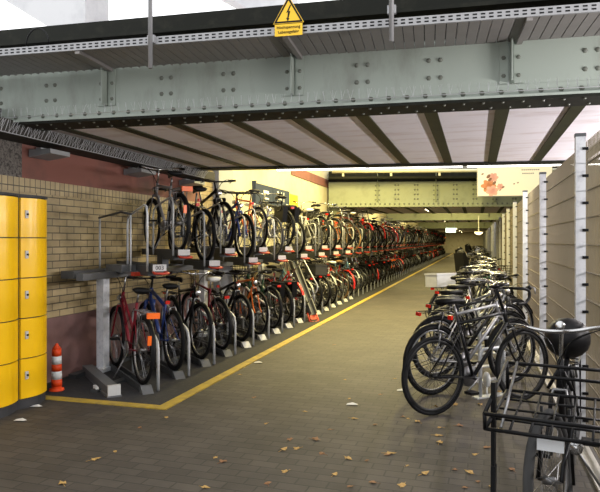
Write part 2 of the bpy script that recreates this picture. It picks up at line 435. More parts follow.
# warning sign
ws = empty('warning_sign', on_wk(.075, Yf-.03, .0), R(4.2), 'yellow triangular high voltage warning sign with text plate on walkway edge', 'sign')
def tri(m, s, cz, y0, y1, rnd=0):
    h = s*math.sqrt(3)/2
    m.prism([(-s/2, cz-h/3), (s/2, cz-h/3), (0, cz+2*h/3)], y0, y1, lambda a, z, d: (a, d, z))
cz = .135
b = MB(); tri(b, .235, cz, 0, .004); b.build('sign_board', 'signyellow', ws)
b = MB()
outer, inner = .222, .178
def tpts(s): h = s*math.sqrt(3)/2; return [(-s/2, cz-h/3), (s/2, cz-h/3), (0, cz+2*h/3)]
O, I = tpts(outer), tpts(inner)
for i in range(3):
    j = (i+1) % 3; b.prism([O[i], O[j], I[j], I[i]], -.002, 0, lambda a, z, d: (a, d, z))
b.build('border', 'black', ws)
b = MB(); bolt = [(.012, .075), (-.016, .018), (-.002, .022), (-.010, -.022), (-.018, -.018), (-.006, -.045), (.008, -.024), (.0, -.024), (.014, .030), (.0, .028), (.022, .075)]
b.prism([(x_, z_+cz-.008) for x_, z_ in bolt], -.002, 0, lambda a, z, d: (a, d, z)); b.build('lightning_bolt', 'black', ws)
b = MB(); b.box((-.105, 0, -.025), (.105, .004, .062)); b.build('text_plate', 'signyellow', ws)
tm = lambda z: Matrix.Translation((0, -.002, z)) @ Matrix.Rotation(R(90), 4, 'X')
text_mesh('Hochspannung', .030, 'lettering', 'black', ws, tm(.038)); text_mesh('Lebensgefahr', .030, 'lettering', 'black', ws, tm(.003))
# overhead pale structure (another bridge behind the near girder)
def bracket(x, label):
    b = MB(); b.prism([(x, 3.5), (x, 7), (x-5.04, 7), (x-.2, 4.0), (x-.15, 3.5)], 6.4, 6.9, lambda a, z, d: (a, d, z))
    o = b.build('support_bracket', 'pale'); tag(o, label, 'bracket')
bracket(-4.66, 'large pale grey diagonal bracket above the girder at upper left')
bracket(-2.05, 'pale grey diagonal bracket behind the warning sign at top edge')
# canopy above the camera

# ---- further bridges
RV[0] = 1.5
gB, _ = girder(18.3, R(13), 2.54, 3.62, -2.9, 5.3, .3, 'girder_far', 'wide yellow-lit green riveted girder across the passage beyond the first gap', 'girder_far', True, -1.45)
b = MB(); b.box((-2.9, -.45, .80), (5.3, -.04, .86)); b.box((-2.9, -.03, .74), (5.3, -.002, 1.05)); b.build('shelf_and_shade_strip', 'girder_dark', gB)  # shelf, then a thin dark strip painted in for the shade above the web
b = MB(); b.tube([(-2.8, -.5, 1.0), (5.2, -.5, 1.0)], .05, 8)
for k in range(6): b.box((-2.5+1.4*k, -.5, .86), (-2.44+1.4*k, -.44, 1.0))
b.build('pipe', 'pipe', gB)
deck(18.4, R(13), 23.3, R(9), 2.54, -4.3, 2.9, -7, 5, 'ribs under the second deck', 'steel rib under the second bridge deck down the passage')
struct(MB().box((-4.6, 24.0, 4.25), (3.2, 31, 4.4)).build('ceiling', 'roof'))  # added unseen roof, keeps sky light out of the second gap
gC, _ = girder(30.5, R(5), 2.55, 3.6, -2.9, 4.4, .3, 'girder_far', 'third green girder, smaller and deeper down the passage', 'girder_far', False)
deck(30.6, R(5), 35, R(5), 2.55, -4.3, 2.9, -7, 5, 'ribs under the third deck', 'steel rib under the third bridge deck far down the passage')
struct(MB().box((-4.6, 35.2, 4.25), (3.2, 50, 4.4)).build('ceiling', 'roof'))  # third gap closed by an added unseen roof against daylight
gD, _ = girder(48, R(4), 2.5, 3.6, -2.9, 4.4, .3, 'girder_far', 'fourth and farthest girder near the end of the passage', 'girder_far', False)
struct(MB().box((-4.6, 48.2, 2.6), (3.2, END, 2.9)).build('ceiling', 'deck'))
b = MB(); b.box((-.09, -.09, 0), (.09, .09, 3.6)); b.box((-.14, -.14, 0), (.14, .14, .03)); b.box((-.14, -.1, .0), (-.11, .1, 3.6)); b.box((.11, -.1, .0), (.14, .1, 3.6))
o = b.build('steel_column', 'girder_far', None, (-4.15, 17.9, 0)); tag(o, 'green steel column at left end of the second girder', 'column')
# poster
ps = empty('billboard', (.95, 17.9, 2.78), R(8), 'lit cream billboard with orange flowers hanging over the fence', 'billboard')
b = MB(); b.box((-.90, 0, 0), (1.10, .06, .86)); b.build('panel', 'poster', ps)
b = MB(); b.box((-.92, .06, -.02), (1.12, .10, .88)); b.build('back_box', 'lampbox', ps)
pr = random.Random(3)
def flat_ell(mb, x, z, rx, rz, a, y=-.004):
    pts = []
    for k in range(10):
        t = 2*math.pi*k/10; px_, pz_ = rx*math.cos(t), rz*math.sin(t)
        pts.append((x + 1.5*(px_*math.cos(a)-pz_*math.sin(a)), z + 1.3*(px_*math.sin(a)+pz_*math.cos(a))))
    mb.prism(pts, y, 0, lambda a_, z_, d: (a_, d, z_))
f1 = MB(); f2 = MB(); f3 = MB()
for k in range(6):
    a = k*math.pi/3; flat_ell(f1, -.62+.09*math.cos(a), .28+.08*math.sin(a), .085, .05, a)
    flat_ell(f2, -.52+.07*math.cos(a+.5), .14+.06*math.sin(a+.5), .08, .05, a, -.006)
    flat_ell(f2, -.48+.05*math.cos(a), .52+.06*math.sin(a), .06, .04, a)
    flat_ell(f2, -.30+.04*math.cos(a), .26+.04*math.sin(a), .04, .03, a)
for (x_, z_, r_) in ((-.62, .55, .05), (-.58, .46, .045), (-.46, .36, .045), (-.78, .62, .025), (-.22, .24, .03), (-.30, .16, .02), (-.72, .2, .02), (.08, .33, .02), (.18, .36, .02)): flat_ell(f3, x_, z_, r_, r_*.6, r_*20, -.008)
f1.build('orange_flower', 'petal', ps); f2.build('pink_flower', 'petal2', ps); f3.build('stems', 'petal3', ps)
b = MB()
for (x0_, n_, z_) in ((.28, 9, .72), (.30, 6, .62)):
    for k in range(n_): b.box((x0_+k*.055, -.004, z_-.015), (x0_+k*.055+.035, 0, z_+.015))
b.build('faint_lettering', 'ink', ps)
# wall boards
wb = empty('wall_board', (WX+.02, 11.4, 2.26), 0, 'dark navy notice board with white characters on the cream wall', 'sign')
b = MB(); b.box((0, 0, 0), (.04, 1.07, .42)); b.box((0, 1.10, 0), (.04, 2.3, .42)); b.box((-.02, -.05, -.5), (.06, 0, .46)); b.build('panel', 'navy', wb)
tmx = lambda y, z: Matrix.Translation((.042, y, z)) @ Matrix.Rotation(R(90), 4, 'Z') @ Matrix.Rotation(R(90), 4, 'X')
text_mesh('3-H', .36, 'characters', 'white', wb, tmx(1.62, .22)); text_mesh('_', .3, 'characters', 'white', wb, tmx(2.12, .22))
b = MB(); b.box((.04, .48, .25), (.044, .80, .31)); b.build('text_bar', 'white', wb); b = MB(); b.box((.04, .52, .12), (.044, .80, .16)); b.build('text_bar', 'white', wb)
b = MB(); b.box((0, 0, 0), (.02, .75, .42)); o = b.build('wall_notice', 'yellownotice', None, (WX+.01, 13.75, 2.22)); tag(o, 'plain yellow notice beside the dark board on the cream wall', 'sign')
# hanging exit box & dish lamp
es = empty('hanging_light_box', (-1.22, 31.0, 1.93), R(12), 'small glowing green-white box sign hanging far down the passage', 'sign')
b = MB(); b.box((-.24, -.05, 0), (.24, .05, .22)); b.build('lit_panel', 'exit', es)
b = MB(); b.tube([(-.2, 0, .22), (-.2, 0, .9)], .008, 4); b.tube([(.2, 0, .22), (.2, 0, .9)], .008, 4); b.build('hanger', 'galv', es)
dl = empty('pendant_lamp', (.12, 30.0, 1.72), 0, 'round warm glowing pendant lamp hanging near fence far down passage', 'lamp')
b = MB(); b.lathe([(.02, .12), (.06, .14), (.20, .22), (.20, .24), (.03, .26), (.02, 1.0)]); b.build('shade', 'lampbox', dl)
b = MB(); b.lathe([(.05, .08), (.16, .13), (.19, .2), (.05, .21)]); b.build('bulb', 'lampglow', dl)

# ------------------------------------------------------------------ lamps
LW = 1.25
def lamp_fixture(x, y, z, power, col=(1, .82, .32), L=1.4):
    root = empty('strip_light', (x, y, z), 0, 'warm fluorescent strip light fixed under the roof', 'lamp', 'strip lights along the passage')
    b = MB(); b.box((-.06, -L/2, 0), (.06, L/2, .05)); b.build('housing', 'lampbox', root)
    b = MB(); b.tube([(0, -L/2+.03, -.025), (0, L/2-.03, -.025)], .016, 8); b.build('tube', 'tube', root)
    ld = bpy.data.lights.new('tube_light', 'AREA'); ld.shape = 'RECTANGLE'; ld.size = .12; ld.size_y = L; ld.energy = power; ld.color = col
    lo = bpy.data.objects.new('tube_light', ld); C.objects.link(lo); lo.parent = root; lo.location = (0, 0, -.06)
LAMPS = [(-2.9, 10.6, 4.2, 120), (-2.9, 13.2, 4.2, 120), (-2.9, 15.6, 4.2, 110), (-.6, 11.6, 4.2, 135), (-.6, 14.8, 4.2, 130),
         (-1.6, 20.8, 2.58, 45), (-3.2, 26, 4.2, 110), (-.6, 28, 4.2, 120), (-1.6, 33, 2.6, 40), (-2.6, 38, 4.2, 130), (-1.0, 44, 4.2, 130), (-1.6, 53, 2.56, 60), (-1.6, 63, 2.56, 80), (-1.6, 72, 2.56, 120)]
def added_wall_lamp(loc, rot, power, L, label, col=(1, .95, .86), group=None):  # fill light added to brighten the near ceiling; no known fitting here
    root = empty('added_wall_light', loc, rot, label, 'lamp', group)
    b = MB(); b.box((0, -L/2, -.03), (.05, L/2, .03)); b.build('housing', 'lampbox', root)
    b = MB(); b.tube([(.065, -L/2+.03, 0), (.065, L/2-.03, 0)], .014, 8); b.build('tube', 'added_tube', root)
    ld = bpy.data.lights.new('tube_light', 'AREA'); ld.shape = 'RECTANGLE'; ld.size = .08; ld.size_y = L; ld.energy = power; ld.color = col
    lo = bpy.data.objects.new('tube_light', ld); C.objects.link(lo); lo.parent = root; lo.location = (.09, 0, 0); lo.rotation_euler = (0, R(-100), 0)
M['added_tube'] = emis('added_white_tube', (1, .96, .88), 5.)
for y_, l_ in ((3.6, 'added white tube fill light on the right wall outside the photo'), (6.2, 'added white tube fill light on the right wall behind the nearest fence panels'), (8.6, 'added white tube fill light on right wall behind the farther fence panels')):
    added_wall_lamp((2.88, y_, 2.0), R(180), 80, 1.1, l_, (1, .95, .95))
for a in LAMPS: lamp_fixture(a[0], a[1], a[2], a[3]*LW)

# ------------------------------------------------------------------ fence
FX = .74; FY0 = 4.85; SP = 2.6
def fence_panel(y0, far=False):
    m = MB(); n = 51
    r = .003
    for i in range(n+1):
        y = y0 + .03 + i*(SP-.06)/n
        m.box((FX+.05-r, y-r, .05), (FX+.05+r, y+r, 2.24))
    z = .07
    while z < 2.25:
        for dx in (-.007, .007): m.box((FX+.05+dx-.004, y0+.03, z-.004), (FX+.05+dx+.004, y0+SP-.03, z+.004))
        z += .2
    return m
fence = empty('fence', (FX, FY0, 0), 0, 'tall galvanised wire mesh fence running along the right side of the passage', 'fence')
fp = fence_panel(FY0); fp.v = [(x-FX, y-FY0, z) for x, y, z in fp.v]; fp.mats = [M['wire']]; pm = fp.mesh('mesh_panel')
pb = MB(); pb.use('galv_post'); pb.box((-.034, -.028, 0), (.034, .028, 2.27)); pm2 = pb.mesh('post')
cb_ = MB(); cb_.use('rackgrey'); cb_.box((-.037, -.031, 2.27), (.037, .031, 2.295)); capm = cb_.mesh('post_cap')
kb = MB(); kb.use('black'); kb.box((.010, -.036, 0), (.040, -.0281, .020)); kb.box((.0341, -.036, 0), (.052, .0, .020)); km = kb.mesh('clamp')
for i in range(-2, 24):
    c = bpy.data.objects.new('post', pm2); C.objects.link(c); c.parent = fence; c.location = (0, SP*i, 0)
    q = bpy.data.objects.new('mesh_panel', pm); C.objects.link(q); q.parent = fence; q.location = (0, SP*i, 0)
    if i < 6:
        p_ = bpy.data.objects.new('post_cap', capm); C.objects.link(p_); p_.parent = c
        for k in range(11):
            p_ = bpy.data.objects.new('clamp', km); C.objects.link(p_); p_.parent = c; p_.location = (0, 0, .17+.2*k)
sg = empty('wall_sign', (2.86, 10.4, 2.1), 0, 'white and red sign on the wall seen through the fence', 'sign')
b = MB(); b.box((0, 0, 0), (.03, 1.3, .7)); b.build('panel', 'white', sg)
b = MB(); b.box((-.006, 0, .05), (0, 1.3, .25)); b.build('red_band', 'redplastic', sg)

# ------------------------------------------------------------------ lockers
def locker(y0, label):
    W, D, H0, DH = .368, .46, .09, .36
    root = empty('locker_column', (-3.88, y0, 0), 0, label, 'locker', 'yellow lockers')
    def front(y): return .055*math.cos((y/W-.5)*math.pi) - .01
    N = 10
    b = MB(); b.prism([(-D, 0)] + [(front(W*i/N)-.02, W*i/N) for i in range(N+1)] + [(-D, W)], .0, .09, lambda a, c, d: (a, c, d)); b.build('plinth', 'plinth', root)
    b = MB(); b.prism([(-D, 0)] + [(front(W*i/N)-.022, W*i/N) for i in range(N+1)] + [(-D, W)], .0901, 1.90, lambda a, c, d: (a, c, d))
    b.prism([(-D, 0)] + [(front(W*i/N)+.004, W*i/N) for i in range(N+1)] + [(-D, W)], 1.895, 1.915, lambda a, c, d: (a, c, d))
    b.build('cabinet_body', 'lockframe', root)
    for k in range(5):
        z0 = H0 + k*DH + .004; z1 = z0 + DH - .010
        b = MB(); g0, g1 = .016, W-.016
        ys = [g0 + (g1-g0)*i/14 for i in range(15)]
        b.prism([(front(y)-.02, y) for y in ys] + [(front(y), y) for y in reversed(ys)], z0, z1, lambda a, c, d: (a, c, d))
        dr = b.build('door', 'yellowlock', root)
        b = MB(); yl = .065; fx = front(yl); zm = (z0+z1)/2+.03
        b.box((fx-.004, yl-.018, zm-.035), (fx+.006, yl+.018, zm+.035)); lp = b.build('lock_plate', 'whiteplate', dr)
        b = MB(); mt = Matrix.Translation((fx+.006, yl, zm)) @ Matrix.Rotation(R(90), 4, 'Y'); b.lathe([(.009, 0), (.009, .012)], n=10, mtx=mt); b.build('keyhole', 'black', dr)
for i, l in enumerate(('column of yellow lockers nearest the photographer, outside the frame', 'left column of yellow lockers, cut by the photo edge', 'right column of five yellow locker doors beside the cone')):
    locker(3.665+.369*i, l)
# cone
cn = empty('traffic_cone', (-4.03, 5.08, 0), 0, 'slim orange and white striped traffic cone between lockers and racks', 'traffic cone')
b = MB(); b.lathe([(.075, .0), (.07, .025), (.048, .03), (.046, .05)]); b.build('base', 'orange', cn)
def conr(z): return .053 - .009*z/.46
for (z0, z1, k) in ((.05, .12, 'orange'), (.12, .20, 'white'), (.20, .27, 'orange'), (.27, .35, 'white'), (.35, .42, 'orange')):
    b = MB(); b.lathe([(conr(z0), z0), (conr(z1), z1)]); o = b.build('band', k, cn)
    if k == 'white': o['label'] = 'white reflective band'
b = MB(); b.lathe([(.043, .42), (.034, .44), (.018, .455), (.016, .47), (.004, .475)]); b.build('tip', 'orange', cn)

# ------------------------------------------------------------------ bicycles
WR = .34
def bez(p, n=8):
    """catmull-rom through points"""
    P = [V(q) for q in p]; out = []
    for i in range(len(P)-1):
        a = P[max(i-1, 0)]; b_ = P[i]; c = P[i+1]; d = P[min(i+2, len(P)-1)]
        for k in range(n):
            t = k/n; out.append(.5*((2*b_) + (-a+c)*t + (2*a-5*b_+4*c-d)*t*t + (-a+3*b_-3*c+d)*t**3))
    out.append(P[-1]); return out
def bike_parts(S, hi=True):
    """list of (name, builder, material, parent name, label)"""
    out = []
    n = 8 if hi else 4; seg = 40 if hi else 16; sp = 28 if hi else 8
    kind = S.get('kind', 'diamond'); col = 'paint_' + S['col']
    tw = S.get('tyre', .019); steer = R(S.get('steer', 0))
    # steering group transform around the head tube axis
    HT, HB = V((.815, 0, .87)), V((.865, 0, .73)); FH = V((S.get('wb', 1.05), 0, WR)); RH = V((0, 0, WR)); BB = V((.44, 0, .285)); ST = V((.275, 0, .80))
    if kind == 'mtb': ST = V((.29, 0, .72)); 
    ax = (HT-HB).normalized()
    RM = Matrix.Translation(HB) @ Matrix.Rotation(steer, 4, ax) @ Matrix.Translation(-HB)
    def st(mb):
        if steer: mb.v = [tuple(RM @ V(v)) for v in mb.v]
        return mb
    def wheel(c):
        t = MB().ring(c, WR-tw, tw, seg, 8 if hi else 5)
        r = MB().ring(c, WR-2*tw-.010, .008, seg, 5 if hi else 4, ry=.011, squash=S.get('deep', 1.2))
        for k in range(sp):
            a = 2*math.pi*k/sp + .1; a2 = a + (.5 if k % 2 else -.5); y = .03 if (k//2) % 2 else -.03
            r.tube([V((c[0]+.022*math.cos(a2), y, c[2]+.022*math.sin(a2))), V((c[0]+(WR-2*tw-.016)*math.cos(a), 0, c[2]+(WR-2*tw-.016)*math.sin(a)))], .0014 if hi else .0022, 3, cap=False)
        r.tube([(c[0], -.055, c[2]), (c[0], -.03, c[2]), (c[0], -.029, c[2]), (c[0], .029, c[2]), (c[0], .03, c[2]), (c[0], .055, c[2])], [.008, .008, .022, .022, .008, .008], 8 if hi else 4)
        return t, r
    rimk = S.get('rim', 'alloy'); tk = S.get('tyrecol', 'rubber')
    t, r = wheel(RH); out += [('rear_wheel', t, tk, None, None), ('rim', r, rimk, 'rear_wheel', None)]
    t, r = wheel(FH); out += [('front_wheel', st(t), tk, None, None), ('rim', st(r), rimk, 'front_wheel', None)]
    fr = MB(); tr = .016 if kind != 'mtb' else .021
    fr.tube([HT, HB], .02, n)
    fr.tube([BB, ST], .015, n); fr.tube([BB+V((0, -.035, 0)), BB+V((0, .035, 0))], .022, n)
    if kind in ('diamond', 'mtb', 'road'):
        fr.tube([ST-V((0, 0, .03)), HT-V((-.01, 0, .03))], tr, n); fr.tube([BB, HB+V((-.005, 0, .02))], tr*1.15, n)
    elif kind == 'step':
        fr.tube([BB, HB+V((-.005, 0, .02))], tr*1.2, n); fr.tube([BB+(ST-BB)*.42, HT-V((-.01, 0, .03))], tr*.9, n)
    elif kind == 'dutch':
        fr.tube(bez([BB, (.55, 0, .33), (.70, 0, .50), (.835, 0, .78)], 4), tr*1.15, n); fr.tube(bez([BB+(ST-BB)*.30, (.50, 0, .44), (.66, 0, .58), (.82, 0, .85)], 4), tr*.9, n)
    for y in (-.06, .06):
        fr.tube([BB+V((-.02, y*.6, 0)), (0, y, WR)], .009, max(4, n-2)); fr.tube([BB+(ST-BB)*.86+V((0, y*.3, 0)), (0, y, WR)], .007, max(4, n-2))
    out.append(('frame', fr, col, None, None))
    fk = MB()
    for y in (-.055, .055):
        fk.tube(bez([(.872, y*.8, .71), (.94, y, .52), (FH.x-.065, y, .42), (FH.x, y, WR)], 4) if kind != 'mtb' else [(.872, y, .71), (1.03, y, WR)], .011 if kind != 'mtb' else .018, max(4, n-2))
    fk.tube([(.872, -.05, .71), (.872, .05, .71)], .014, n)
    if kind == 'mtb': fk.tube([(.93, -.055, .60), (.93, 0, .72), (.93, .055, .60)], .014, 6)
    out.append(('fork', st(fk), S.get('forkmat', col), None, None))
    # seat
    sz = S.get('seat', .93)
    top = ST + (ST-BB).normalized()*(sz-.04-ST.z)/((ST-BB).normalized().z)
    out.append(('seat_post', MB().tube([ST, top], .012, n), 'alloy', None, None))
    sd = MB(); sx = top.x-.02
    prof = [(-.13, .085, .0), (-.11, .10, .012), (-.05, .09, .014), (.02, .045, .008), (.09, .024, .004), (.135, .014, -.004)]
    if hi:
        vs = []; fs = []; m_ = 8
        for (x, w, dz) in prof:
            for k in range(m_):
                a = 2*math.pi*k/m_; vs.append((sx+x, w*math.cos(a), sz+dz+(.022 if math.sin(a) > 0 else .035)*math.sin(a)))
        for i in range(len(prof)-1):
            for k in range(m_): fs.append((i*m_+k, i*m_+(k+1) % m_, (i+1)*m_+(k+1) % m_, (i+1)*m_+k))
        fs += [tuple(range(m_)), tuple((len(prof)-1)*m_+k for k in range(m_))]
        sd.add(vs, fs, True)
    else: sd.ell((sx-.02, 0, sz), (.13, .08, .03), 6, 4)
    out.append(('saddle', sd, S.get('saddle', 'black'), None, None))
    # bars
    hb = MB(); bars = S.get('bars', 'city'); bz = S.get('bz', 1.03); sc = HT + ax*(bz-.02-HT.z)/ax.z
    gr = []
    if bars == 'city':
        c0 = V((sc.x+.06, 0, bz)); hb.tube([HT, sc, c0], .011, n)
        pl = [c0, (c0.x+.01, .08, bz+.005), (c0.x-.02, .18, bz+.02), (c0.x-.10, .255, bz+.015), (c0.x-.20, .275, bz)]
        L = bez(pl, 3 if hi else 1); L = [V((p.x, p.y, p.z)) for p in L]
        full = [V((p.x, -p.y, p.z)) for p in reversed(L[1:])] + L; hb.tube(full, .011, n)
        for s in (-1, 1): gr.append([(c0.x-.12, s*.262, bz+.01), (c0.x-.225, s*.278, bz-.003)])
    elif bars == 'flat':
        c0 = V((sc.x+.07, 0, bz-.02)); hb.tube([HT, sc, c0], .013, n)
        hb.tube([(c0.x-.03, -.30, bz+.005), (c0.x, -.1, bz-.015), (c0.x, .1, bz-.015), (c0.x-.03, .30, bz+.005)], .011, n)
        for s in (-1, 1): gr.append([(c0.x-.012, s*.19, bz-.003), (c0.x-.032, s*.31, bz+.006)])
    else:
        c0 = V((sc.x+.09, 0, bz-.05)); hb.tube([HT, sc-V((0, 0, .04)), c0], .013, n)
        for s in (-1, 1):
            hb.tube([c0, (c0.x, s*.17, c0.z)] + bez([(c0.x+.03, s*.195, c0.z), (c0.x+.10, s*.20, c0.z-.02), (c0.x+.11, s*.20, c0.z-.08), (c0.x+.05, s*.205, c0.z-.13), (c0.x-.05, s*.21, c0.z-.135)], 4), .014, n)
            gr.append([(c0.x+.10, s*.20, c0.z+.02), (c0.x+.12, s*.20, c0.z-.01)])
    out.append(('handlebar', st(hb), S.get('barmat', 'chrome' if bars == 'city' else 'black'), None, None))
    for g_ in gr: out.append(('grip', st(MB().tube(g_, .017, n)), S.get('gripmat', 'black'), 'handlebar', None))
    if hi:
        for g_ in gr:
            p = V(g_[0]); out.append(('brake_lever', st(MB().tube([p+V((.02, 0, -.005)), p+V((.055, p.y*.1, -.02)), p+V((.045 if bars == 'drop' else -.03, p.y*.18, -.07 if bars == 'drop' else -.03))], .006, 5)), 'alloy', 'handlebar', None))
    if hi:
        cb = MB(); g0 = V(gr[0][0]); g1 = V(gr[1][0])
        for g_, tgt in ((g0, V((.90, .02, .70))), (g1, V((.84, -.02, .80))), (g1, V((.87, .02, .74)))):
            fw = V((.10, 0, .0)); cb.tube(bez([g_+V((.02, 0, 0)), g_*.65+V((c0.x, 0, bz+.03))*.35+fw, V((c0.x+.07, g_.y*.15, bz-.06)), tgt], 5), .0032, 4, cap=False)
        cb.tube([(.83, .022, .80), (.60, .022, .52) if kind in ('step', 'dutch') else (.58, .022, .79), (.30, .02, .74), (.03, .05, .36)], .003, 4, cap=False)
        out.append(('brake_cable', st(cb) if False else cb, 'black', None, None))
        out.append(('front_brake', MB().tube([(.925, -.045, .66), (.905, -.03, .73), (.905, .03, .73), (.925, .045, .66)], .009, 5), 'alloy', None, None))
        out.append(('rear_brake', MB().tube([(.02, -.045, .62), (.05, -.035, .70), (.05, .035, .70), (.02, .045, .62)], .008, 5), 'alloy', None, None))
    # drivetrain
    cr = MB(); cr.tube([(BB.x, .045, BB.z), (BB.x, .052, BB.z)], .092 if hi else .085, 20 if hi else 8)
    cr.tube([(BB.x, -.075, BB.z), (BB.x, .075, BB.z)], .010, 6)
    ca = R(S.get('crank', 35)); cx, cz_ = math.cos(ca)*.17, math.sin(ca)*.17
    cr.tube([(BB.x, .07, BB.z), (BB.x+cx, .085, BB.z+cz_)], .009, 5); cr.tube([(BB.x, -.07, BB.z), (BB.x-cx, -.085, BB.z-cz_)], .009, 5)
    out.append(('crankset', cr, 'alloy', None, None))
    for s in (1, -1):
        pb_ = MB().box((-.045, -.045, -.011), (.045, .045, .011), Matrix.Translation((BB.x+s*cx, s*.135, BB.z+s*cz_))); out.append(('pedal', pb_, 'black', 'crankset', None))
    if hi:
        ch = MB(); ch.tube([(BB.x, .05, BB.z+.092), (0, .05, WR+.035), (-.03, .05, WR), (0, .05, WR-.035), (BB.x, .05, BB.z-.092)], .0045, 4); out.append(('chain', ch, 'rubber_grey', None, None))
    if S.get('guard'):
        g_ = MB(); g_.prism([(BB.x+.12, BB.z+.02), (BB.x+.09, BB.z+.10), (BB.x, BB.z+.12), (.02, WR+.055), (-.02, WR+.03), (.02, WR+.01), (BB.x-.05, BB.z+.04), (BB.x+.02, BB.z-.02)], .060, .072, lambda a, z, d: (a, d, z)); out.append(('chain_guard', g_, 'black' if S['col'] != 'black' else 'rubber_grey', None, None))
    if S.get('fender', True):
        for (c, a0, a1, nm) in ((RH, 25, 200, 'rear_fender'), (FH, 20, 165, 'front_fender')):
            m_ = MB(); k_ = 12 if hi else 6; vs = []; fs = []; rr = WR+.018
            for i in range(k_+1):
                a = R(a0+(a1-a0)*i/k_)
                for (dy, dr) in ((-.027, -.012), (-.014, 0), (.014, 0), (.027, -.012)):
                    vs.append((c.x+(rr+dr)*math.cos(a), dy, c.z+(rr+dr)*math.sin(a)))
            for i in range(k_):
                for k in range(3): fs.append((i*4+k, i*4+k+1, (i+1)*4+k+1, (i+1)*4+k))
            m_.add(vs, fs, True)
            for y in (-.03, .03):
                a = R(a1-8 if nm == 'rear_fender' else 30); m_.tube([(c.x, y*1.6, c.z), (c.x+rr*math.cos(a), y*.8, c.z+rr*math.sin(a))], .003, 3, cap=False)
            if nm == 'front_fender': m_ = st(m_)
            out.append((nm, m_, S.get('fendermat', 'black'), None, None))
    if S.get('rack', True):
        m_ = MB(); z = .735
        for y in (-.06, .06):
            m_.tube([(.22, y*.5, z), (.16, y, z), (-.24, y, z)], .006, 5 if hi else 3); m_.tube([(-.12, y, z), (0, y*1.1, WR)], .005, 4 if hi else 3); m_.tube([(.02, y, z), (0, y*1.1, WR)], .005, 4 if hi else 3)
        for x in (-.24, -.12, .0, .12): m_.tube([(x, -.06, z), (x, .06, z)], .005, 4 if hi else 3)
        out.append(('rear_rack', m_, S.get('rackmat', 'black'), None, None))
        out.append(('rear_light', MB().box((-.27, -.032, z-.035), (-.245, .032, z)), 'redlens', None, None))
    elif S.get('tail', True):
        out.append(('rear_light', MB().box((.20, -.025, .72), (.225, .025, .76)), 'redlens', None, None))
    if S.get('bigtail'):
        out.append(('rear_reflector', MB().box((-.30, -.062, .69), (-.265, .062, .745)), 'orangelens', None, 'large orange reflector'))
        out.append(('side_flap', MB().box((-.345, .025, .44), (-.325, .06, .53)), 'orangelens', None, 'small orange reflector'))
    if S.get('head', True):
        m_ = MB(); mt = Matrix.Translation((.93, 0, .80)) @ Matrix.Rotation(R(90), 4, 'Y'); m_.lathe([(.015, -.05), (.035, -.02), (.038, .01), (.030, .015)], n=10 if hi else 6, mtx=mt)
        m_.tube([(.87, 0, .78), (.92, 0, .79)], .006, 4); out.append(('headlight', st(m_), S.get('headmat', 'chrome'), None, None))
    if S.get('stand', hi):
        out.append(('kickstand', MB().tube([(.36, .05, .27), (.30, .20, .02)], .008, 5), 'alloy', None, None))
    def wire_box(x0, x1, w, z0, z1, nx=7, nz=5, r=.0035):
        m_ = MB()
        for i in range(nz+1):
            z = z0+(z1-z0)*i/nz; k = .82+.18*i/nz; xm = (x0+x1)/2; hx = (x1-x0)/2*k; hy = w*k
            m_.tube([(xm-hx, -hy, z), (xm+hx, -hy, z), (xm+hx, hy, z), (xm-hx, hy, z)], r*(1.7 if i == nz else 1), 4, closed=True)
        for i in range(nx+1):
            f = -1+2*i/nx; xm = (x0+x1)/2; hx = (x1-x0)/2
            for s in (-1, 1):
                m_.tube([(xm+f*hx*.82, 0, z0), (xm+f*hx*.82, s*w*.82, z0), (xm+f*hx, s*w, z1)], r, 3, cap=False)
                m_.tube([(xm, f*w*.82, z0), (xm+s*hx*.82, f*w*.82, z0), (xm+s*hx, f*w, z1)], r, 3, cap=False)
        return m_
    if S.get('basket'): out.append(('front_basket', st(wire_box(.90, 1.20, .19, .80, 1.04)), S.get('basketmat', 'black'), None, None))
    if S.get('crate'):
        m_ = MB(); w = .15
        for (a, b2) in (((-.28, -w, .75), (-.27, w, .96)), ((.10, -w, .75), (.11, w, .96)), ((-.28, -w, .75), (.11, -w+.01, .96)), ((-.28, w-.01, .75), (.11, w, .96)), ((-.28, -w, .745), (.11, w, .755))): m_.box(a, b2)
        m_.box((-.29, -w-.01, .94), (.12, -w+.01, .97)); m_.box((-.29, w-.01, .94), (.12, w+.01, .97)); m_.box((-.29, -w, .94), (-.27, w, .97)); m_.box((.10, -w, .94), (.12, w, .97))
        out.append(('rear_crate', m_, S.get('cratemat', 'whiteplate'), None, 'white plastic crate' if S.get('cratemat') is None else None))
    if S.get('child'):
        m_ = MB(); m_.prism([(-.20, .76), (.12, .76), (.14, .86), (-.10, .88), (-.20, 1.22), (-.30, 1.24), (-.27, .85)], -.14, .14, lambda a, z, d: (a, d, z)); m_.ell((-.22, 0, 1.16), (.07, .15, .16), 12, 8)
        out.append(('child_seat', m_, 'black', None, 'black child seat')); m_ = MB(); m_.ell((-.16, 0, 1.08), (.06, .09, .10), 10, 6); out.append(('cushion', m_, 'orange', 'child_seat', 'orange cushion'))
    if S.get('bag'):
        for s in (-1, 1):
            m_ = MB(); m_.prism([(-.24, .74), (.10, .74), (.08, .46), (-.20, .46)], s*.075, s*.17, lambda a, z, d: (a, d, z)); out.append(('pannier', m_, S['bag'], None, None))
    if S.get('cover'):
        m_ = MB(); m_.ell((sx+.0, 0, sz-.03), (.16, .135, .125), 14, 9); out.append(('saddle_cover', m_, 'black', None, 'bulky black saddle cover'))
    return out
